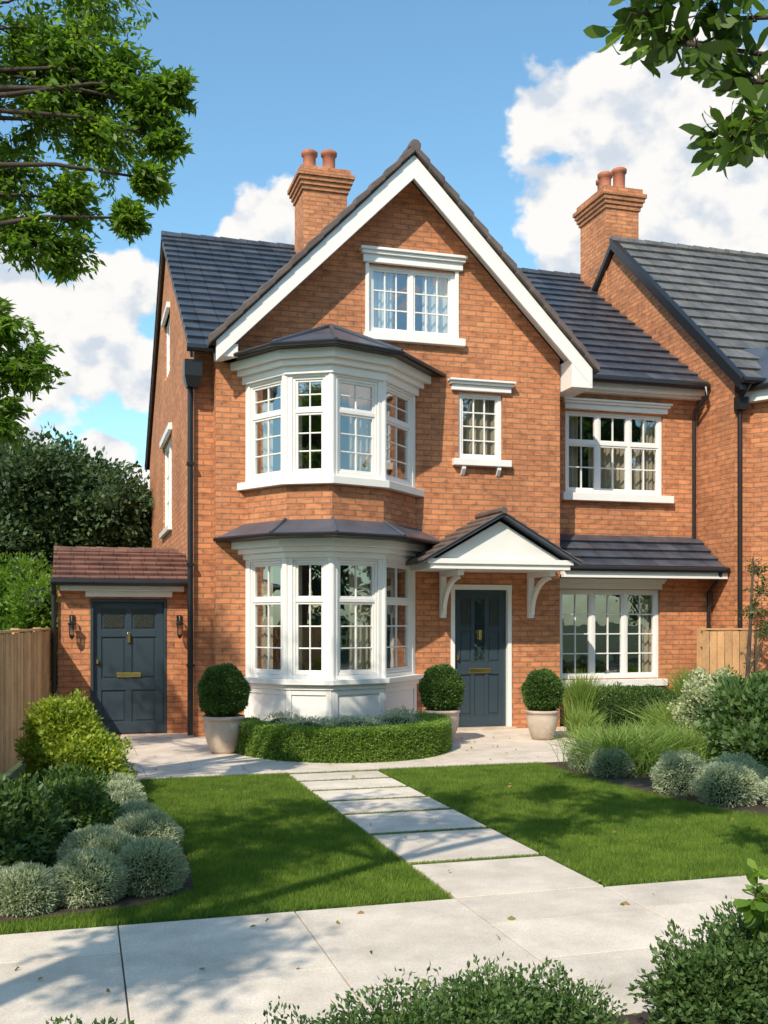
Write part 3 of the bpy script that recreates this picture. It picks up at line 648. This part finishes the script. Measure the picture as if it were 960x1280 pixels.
# fallen leaves
n=170; P=np.stack([rng.uniform(-1.5,6.5,n),rng.uniform(-10.3,-1.0,n),np.full(n,.03)],1); P[:,2]+=np.where(P[:,1]>-8.7,.012,0)
D=rng.normal(size=(n,3)); D[:,2]*=.15; npmesh('fallen_leaves',leafquads(P,D,.045,.024).reshape(-1,3),4,'dry')
# ============================================================ PLANTS
def hedge():
    own=empty('boxwood_hedge'); cx,cy,a,b_=3.2,-1.5,1.36,1.5; n=90000
    t=rng.uniform(math.pi*.93,math.pi*2.07,n); W=.30; H_=.38
    s=rng.uniform(0,1,n); per=2*H_+W; s=s*per
    rr=np.where(s<H_,W/2,np.where(s<H_+W,(s-H_)-W/2,-W/2)); zz=np.where(s<H_,s,np.where(s<H_+W,H_,s-H_-W))
    rr=rr+rng.normal(0,.014,n); zz=np.abs(zz+rng.normal(0,.014,n))
    P=np.stack([cx+(a-.15+rr)*np.cos(t),cy+(b_-.15+rr)*np.sin(t),zz],1)
    D=rng.normal(size=(n,3)); D[:,2]+=.6; D[:,0]+=np.cos(t); D[:,1]+=np.sin(t)
    npmesh('foliage',leafquads(P,D,.024,.014).reshape(-1,3),4,'hedge',own)
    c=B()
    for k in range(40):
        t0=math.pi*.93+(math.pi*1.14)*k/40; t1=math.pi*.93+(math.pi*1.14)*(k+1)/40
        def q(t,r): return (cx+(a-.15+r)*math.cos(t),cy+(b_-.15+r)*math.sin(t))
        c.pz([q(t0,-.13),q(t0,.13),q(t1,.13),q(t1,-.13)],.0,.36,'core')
    c.build('foliage_core',own)  # dark filler body added under the clipped hedge leaves
hedge()
foliage('silver_bedding_plants',[(2.45,-1.5,.26,.3,.3,.2),(2.6,-2.1,.26,.4,.3,.2),(3.2,-2.2,.26,.45,.35,.2),(3.8,-1.9,.26,.4,.35,.2),(4.1,-1.3,.26,.25,.3,.2),(3.2,-1.6,.22,.6,.35,.2)],16000,.04,.012,'silver')
def potted(x,y,s=1.0):
    own=empty('potted_boxwood'); p=B()
    p.lathe(x,y,[(.0,.02),(.14*s,.02),(.17*s,.06*s),(.235*s,.26*s),(.245*s,.38*s),(.235*s,.43*s),(.26*s,.44*s),(.262*s,.475*s),(.235*s,.48*s),(.22*s,.44*s),(0,.43*s)],'pot',36); p.build('pot',own,smooth=True)
    foliage('x',[(x,y,.76*s,.285*s,.285*s,.31*s)],15000,.032,.018,'box',own,core=.86,lo=.88,hi=1.07,lump=.06)
potted(1.68,-1.64,1.0); potted(4.62,-1.35,.95); potted(6.05,-1.42,.88)
# left bed
foliage('golden_shrub',[(-.13,-4.5,.42,.36,.36,.42),(-.18,-4.5,.68,.24,.24,.22),(.0,-4.7,.3,.38,.34,.32)],24000,.05,.026,'yellow',lump=.2,lo=.7,hi=1.12)
foliage('leafy_shrub',[(-.42,-7.2,.25,.25,.27,.25),(-.65,-7.5,.22,.3,.3,.25)],12000,.06,.03,'midleaf',lump=.25,lo=.6,hi=1.15)
foliage('leafy_shrub',[(-.02,-6.7,.22,.24,.26,.22),(-.1,-6.2,.2,.28,.3,.2),(-.1,-5.5,.2,.3,.3,.22)],16000,.045,.022,'box',lump=.2,lo=.7,hi=1.12)
foliage('silver_shrub',[(.3,-5.6,.14,.2,.22,.16),(.3,-6.1,.14,.2,.22,.16),(.38,-6.6,.14,.2,.2,.16),(.3,-5.1,.14,.2,.2,.15)],28000,.035,.008,'silver',lump=.05,hi=1.04,out=1.6)
foliage('silver_shrub',[(.42,-7.15,.15,.23,.22,.17),(.4,-8.05,.15,.2,.2,.17),(.2,-7.75,.14,.18,.2,.17),(.04,-8.2,.14,.21,.2,.16),(.1,-7.6,.15,.22,.2,.17)],50000,.032,.007,'silver',lump=.05,hi=1.04,out=1.6)
foliage('silver_shrub',[(-.3,-8.3,.12,.18,.17,.14),(-.55,-8.25,.12,.2,.18,.14)],18000,.032,.007,'silver',lump=.05,hi=1.04,out=1.6)
# right bed
tuft('ornamental_grass',7.05,-.6,1500,1.0,.2,.012,lean=.13); tuft('ornamental_grass',6.65,-1.45,1100,.5,.2,.012,lean=.2); tuft('ornamental_grass',9.05,-.35,1400,1.05,.2,.012,lean=.13)
foliage('boxwood_shrub',[(7.5,-.75,.3,.36,.38,.36),(8.0,-.7,.3,.40,.38,.36),(8.45,-.6,.28,.3,.33,.32)],26000,.035,.018,'box',lump=.1)
tuft('ornamental_grass',5.75,-4.3,3600,.62,.62,.011,lean=.42); tuft('ornamental_grass',6.5,-4.3,2600,.6,.6,.011,lean=.4); tuft('ornamental_grass',7.6,-2.3,1600,.7,.4,.012,lean=.3)
foliage('silver_shrub',[(5.35,-4.15,.14,.22,.24,.17),(5.3,-4.7,.13,.2,.22,.16),(5.75,-3.85,.14,.24,.2,.16)],26000,.035,.008,'silver',lump=.08,out=1.5)
foliage('silver_shrub',[(5.42,-5.85,.17,.26,.26,.21),(5.5,-6.45,.17,.26,.26,.2),(5.75,-6.2,.18,.26,.26,.22),(5.9,-6.9,.17,.26,.24,.2)],32000,.035,.008,'silver',lump=.08,out=1.5)
foliage('flowering_shrub',[(7.3,-3.4,.42,.32,.32,.38),(7.65,-3.0,.54,.34,.34,.42)],16000,.045,.028,'cream',lump=.25,lo=.7,hi=1.12)
foliage('leafy_shrub',[(6.65,-5.2,.42,.36,.36,.42),(6.95,-4.7,.52,.36,.36,.42),(6.45,-5.7,.28,.3,.3,.3)],19000,.085,.045,'midleaf',lump=.25,lo=.65,hi=1.15)
foliage('leafy_shrub',[(8.3,-2.2,.4,.42,.36,.42),(8.9,-2.0,.42,.42,.36,.42),(9.6,-1.4,.42,.4,.36,.42)],16000,.06,.03,'box',lump=.25,lo=.7,hi=1.12)
tree('young_tree',[(9.6,-1.0,0),(9.6,-1.0,.8),(9.65,-1.0,1.6),(9.7,-1.0,2.6)],[.04,.035,.025,.012],[(9.7,-1.0,1.8,.28),(9.85,-1.0,2.1,.28),(9.8,-1.0,2.4,.2),(9.9,-1.1,1.5,.28)],.06,.026,14,16,'midleaf')
# near bed
foliage('low_shrub',[(.75,-10.95,.10,.24,.2,.13),(1.1,-10.95,.14,.27,.22,.16),(1.42,-10.95,.19,.25,.22,.17),(1.68,-11.0,.15,.2,.2,.15)],28000,.026,.013,'midleaf',lump=.35,lo=.5,hi=1.15,core=.5)
foliage('low_shrub',[(.0,-10.62,.08,.24,.16,.09)],7000,.026,.013,'midleaf',lump=.3,lo=.5,hi=1.15,core=.5)
foliage('low_shrub',[(2.3,-10.95,.17,.2,.2,.19),(2.55,-10.95,.22,.22,.22,.22)],22000,.032,.015,'midleaf',lump=.35,lo=.5,hi=1.15,core=.5)
tree('sapling',[(2.62,-10.98,0),(2.62,-10.98,.25),(2.58,-10.98,.45)],[.012,.01,.006],[(2.5,-11.0,.58,.1),(2.58,-11.0,.5,.1)],.075,.04,8,7,'treeleaf',tw=.003,hexa=True)
# trees
left=[(-.36,-6.01,6.05,.42),(.05,-6.13,6.11,.4),(.36,-6.24,5.80,.3),(-.24,-6.05,5.5,.4),(.18,-6.17,5.36,.32),(.5,-6.29,5.6,.24),(-.06,-6.1,4.9,.26),(-.42,-6.0,4.6,.3),(-.12,-6.05,4.5,.22),(-.55,-5.96,5.1,.35),(-.75,-6,5.7,.4),(-.2,-6.1,5.8,.35),(.05,-6.1,5.75,.3),
 (.62,-6.3,5.35,.16),(.5,-6.25,5.05,.15),(.68,-6.3,5.75,.16),(.35,-6.2,4.75,.14),
 (-.62,-6.0,3.95,.26),(-.42,-6.0,3.6,.24),(-.6,-6.0,3.2,.22),(-.75,-6.0,3.6,.26),(.1,-6.2,6.6,.45),(-.5,-6.1,6.7,.5)]
for i in range(20):
    a=R.uniform(0,6.28); q=R.uniform(.5,1.8); left.append((-3.2+q*math.cos(a),-6.3+q*math.sin(a),R.uniform(5.0,8.0),.6))
tree('garden_tree',[(-3.0,-6.6,-.1),(-2.95,-6.6,1.5),(-2.7,-6.5,3.0),(-2.3,-6.4,4.2),(-1.8,-6.3,5.2),(-1.3,-6.2,6.0)],[.2,.17,.14,.11,.08,.04],left,.078,.03,60,26,'treeleaf',tw=.004)
cl=[(-.2,-11.4,5.2,.5),(.6,-11.0,5.4,.45),(1.2,-11.2,5.6,.45),(-1.0,-10.8,5.0,.55),(-1.8,-10.9,4.9,.6),(-2.6,-11.0,5.2,.6),(-2.1,-11.6,5.8,.6),(-1.2,-11.7,5.9,.55),(.2,-11.7,6.2,.5),(-3.4,-11.6,4.8,.6),(-3.0,-12.3,5.6,.6),(1.9,-10.9,5.9,.4),
 (.3,-10.3,5.6,.5),(1.5,-10.3,6.0,.5),(-.7,-10.2,5.4,.55),(-1.7,-10.0,5.3,.6),(-2.4,-10.4,5.2,.6),(-3.0,-10.6,5.0,.6),(-1.3,-11.1,5.3,.55),(.9,-10.0,6.2,.45)]
for i in range(7):
    a=R.uniform(0,6.28); q=R.uniform(.2,1.2); cl.append((-3.4+q*math.cos(a),-13.0+q*math.sin(a),R.uniform(3.8,6.2),.6))
tree('garden_tree',[(-3.4,-13.2,-.1),(-3.4,-13.2,1.5),(-3.2,-13.0,3.0),(-2.7,-12.5,4.2),(-1.6,-12.0,5.0),(-.3,-11.5,5.4)],[.2,.17,.13,.09,.06,.03],cl,.095,.05,56,22,'treeleaf')
rc=[(1.96,-11.06,3.86,.13),(2.1,-11.1,3.76,.14),(2.28,-11.17,3.84,.15),(2.32,-11.17,3.62,.14),(2.36,-11.2,3.46,.12),(2.25,-11.15,3.4,.09),(2.2,-11.15,3.95,.16),(2.5,-11.2,3.7,.2),(2.0,-11.05,4.05,.14),(2.6,-11.3,4.0,.25),(3.0,-11.4,3.9,.3)]
for i in range(12):
    a=R.uniform(0,6.28); q=R.uniform(.2,1.0); rc.append((4.2+q*math.cos(a),-11.6+q*math.sin(a),R.uniform(3.6,5.2),.5))
tree('magnolia_tree',[(4.5,-11.7,-.1),(4.5,-11.7,1.2),(4.4,-11.7,2.3),(4.1,-11.65,3.2),(3.4,-11.5,3.95),(2.7,-11.3,4.2)],[.12,.1,.08,.06,.035,.015],rc,.105,.044,8,7,'bigleaf',tw=.004,hexa=True)
def bgtree(name,x,y,h,r,mat,n=16000,ln=.16,zl=.3):
    own=empty(name); b=B(); b.tube([(x,y,-.1),(x,y,h*.35),(x+.1,y,h*.7)],[.2,.16,.06],'bark',8)
    bl=[]
    for i in range(18):
        a=R.uniform(0,6.28); q=R.uniform(.1,.75)*r; z=R.uniform(zl,.86)*h; b.tube([(x,y,h*.3),(x+q*math.cos(a),y+q*math.sin(a),z)],[.07,.02],'bark',5)
        rr=R.uniform(.3,.45)*r; bl.append((x+q*math.cos(a),y+q*math.sin(a),z,rr,rr,rr*.75))
    b.build('trunk_and_branches',own,recalc=False)
    foliage('x',bl,n,ln,ln*.55,mat,own,core=.65,lump=.3,lo=.65,hi=1.2)
bgtree('oak_tree',-.5,10.5,5.9,2.5,'darkleaf',42000,.15); bgtree('oak_tree',-4.6,12.5,6.6,2.7,'darkleaf',30000)
bgtree('shade_tree',-1.25,6.2,2.9,1.35,'treeleaf',26000,.1,.15); bgtree('shade_tree',1.9,24,6.0,2.4,'yellow',14000,.18)
own=empty('distant_trees'); bl=[]
for i in range(70):
    x=-60+i*2.0+R.uniform(-1,1); bl.append((x,R.uniform(38,50),R.uniform(1.5,3.0),3,3,R.uniform(2.5,4.5)))
foliage('x',bl,40000,.5,.3,'darkleaf',own,core=.85,lump=.2)
own=empty('distant_trees'); bl=[]
for i in range(75):
    x=-45+i*1.3+R.uniform(-1,1); bl.append((x,R.uniform(-31,-27),R.uniform(2,10.5),2.4,2,R.uniform(2,3.2)))
foliage('x',bl,60000,.4,.25,'midleaf',own,core=.85,lump=.25)
# ============================================================ LIGHT / SKY
az=40; el=42
sd=Vector((-math.sin(rad(az))*math.cos(rad(el)),-math.cos(rad(az))*math.cos(rad(el)),math.sin(rad(el))))
sun=bpy.data.lights.new('sun','SUN'); sun.energy=5.0; sun.angle=rad(.5); sun.color=(1,.89,.72)
so=bpy.data.objects.new('sun',sun); bpy.context.collection.objects.link(so); so.rotation_euler=sd.to_track_quat('Z','Y').to_euler()
W=bpy.data.worlds.new('World'); bpy.context.scene.world=W; W.use_nodes=True; nt=W.node_tree; nt.nodes.clear()
sky=N(nt,'ShaderNodeTexSky'); sky.sky_type='NISHITA'; sky.sun_disc=False; sky.sun_elevation=rad(el); sky.sun_rotation=math.atan2(sd.x,sd.y); sky.air_density=1.2; sky.dust_density=.6; sky.ozone_density=1.5
bg=N(nt,'ShaderNodeBackground'); bg.inputs[1].default_value=.14; L(nt,mixc(nt,'MULTIPLY',1.0,sky.outputs[0],(1.08,1.45,1.48)),bg.inputs[0])
tc=N(nt,'ShaderNodeTexCoord'); G=tc.outputs['Generated']
nrm=N(nt,'ShaderNodeVectorMath',operation='NORMALIZE'); L(nt,G,nrm.inputs[0])
blobs=[(25.9,25.4,2.4),(29.7,25.3,3.8),(33.7,24.6,3.9),(25.9,22.0,2.4),(29.7,21.2,3.8),(33.4,19.6,4),(36.8,21.5,3.4),(27.5,18.8,2.6),(31,17.5,3.5),
 (-1.65,14.6,4.2),(-3.4,16.6,3),(1.4,16.7,2.4),(.8,13.6,2.8),(3.0,12.7,2.0),(-5,13,4),(9.9,20.9,1.9),(8.8,20.2,1.5),(11,21.5,1.7),(12,20.5,1.9),(1.6,8.9,1.6),(2.6,6.7,1.9),(-2.8,8.9,1.4),
 (60,20,8),(75,26,7),(-30,18,8),(-42,24,6),(120,18,9),(160,28,10),(200,20,9),(250,24,10),(300,18,8)]
cur=None
for (a,e,r_) in blobs:
    d=N(nt,'ShaderNodeVectorMath',operation='DISTANCE'); L(nt,nrm.outputs[0],d.inputs[0]); d.inputs[1].default_value=(math.sin(rad(a))*math.cos(rad(e)),math.cos(rad(a))*math.cos(rad(e)),math.sin(rad(e)))
    m=N(nt,'ShaderNodeMath',operation='MULTIPLY_ADD'); L(nt,d.outputs['Value'],m.inputs[0]); m.inputs[1].default_value=-1/rad(r_); m.inputs[2].default_value=1
    if cur is None: cur=m.outputs[0]
    else:
        x=N(nt,'ShaderNodeMath',operation='SMOOTH_MAX'); L(nt,cur,x.inputs[0]); L(nt,m.outputs[0],x.inputs[1]); x.inputs[2].default_value=.25; cur=x.outputs[0]
mp=N(nt,'ShaderNodeMapping'); mp.inputs['Scale'].default_value=(1,1,1.25); L(nt,nrm.outputs[0],mp.inputs[0])
n1=noise(nt,17,8,mp.outputs[0],.52)
mp2=N(nt,'ShaderNodeMapping'); mp2.inputs['Scale'].default_value=(1,1,1.25); mp2.inputs['Location'].default_value=(-.010,-.008,.026); L(nt,nrm.outputs[0],mp2.inputs[0]); n2=noise(nt,17,4,mp2.outputs[0],.5)
dn=N(nt,'ShaderNodeMath',operation='MULTIPLY_ADD'); L(nt,n1.outputs['Fac'],dn.inputs[0]); dn.inputs[1].default_value=2.4; dn.inputs[2].default_value=-1.12
sm=N(nt,'ShaderNodeMath',operation='ADD'); L(nt,cur,sm.inputs[0]); L(nt,dn.outputs[0],sm.inputs[1])
mr=N(nt,'ShaderNodeMapRange',interpolation_type='SMOOTHSTEP'); L(nt,sm.outputs[0],mr.inputs[0]); mr.inputs[1].default_value=-.02; mr.inputs[2].default_value=.24
df=N(nt,'ShaderNodeMath',operation='SUBTRACT'); L(nt,n1.outputs['Fac'],df.inputs[0]); L(nt,n2.outputs['Fac'],df.inputs[1])
sh=N(nt,'ShaderNodeMapRange',interpolation_type='SMOOTHSTEP'); L(nt,df.outputs[0],sh.inputs[0]); sh.inputs[1].default_value=-.16; sh.inputs[2].default_value=.05
cc=mixc(nt,'MIX',sh.outputs[0],(.66,.73,.82),(1,.98,.95))
bg2=N(nt,'ShaderNodeBackground'); bg2.inputs[1].default_value=1.0; L(nt,cc,bg2.inputs[0])
ms=N(nt,'ShaderNodeMixShader'); L(nt,mr.outputs[0],ms.inputs[0]); L(nt,bg.outputs[0],ms.inputs[1]); L(nt,bg2.outputs[0],ms.inputs[2])
ow=N(nt,'ShaderNodeOutputWorld'); L(nt,ms.outputs[0],ow.inputs[0])
# camera
cam=bpy.data.cameras.new('camera'); co=bpy.data.objects.new('camera',cam); bpy.context.collection.objects.link(co)
co.location=(0,-14.45,1.65); co.rotation_euler=(rad(90),0,rad(-16.25)); cam.sensor_width=36; cam.lens=36*1300/1280; cam.shift_y=135/1280; cam.clip_end=2000; cam.clip_start=.05
sc=bpy.context.scene; sc.camera=co; sc.view_settings.view_transform='Standard'; sc.view_settings.look='None'; sc.view_settings.exposure=0
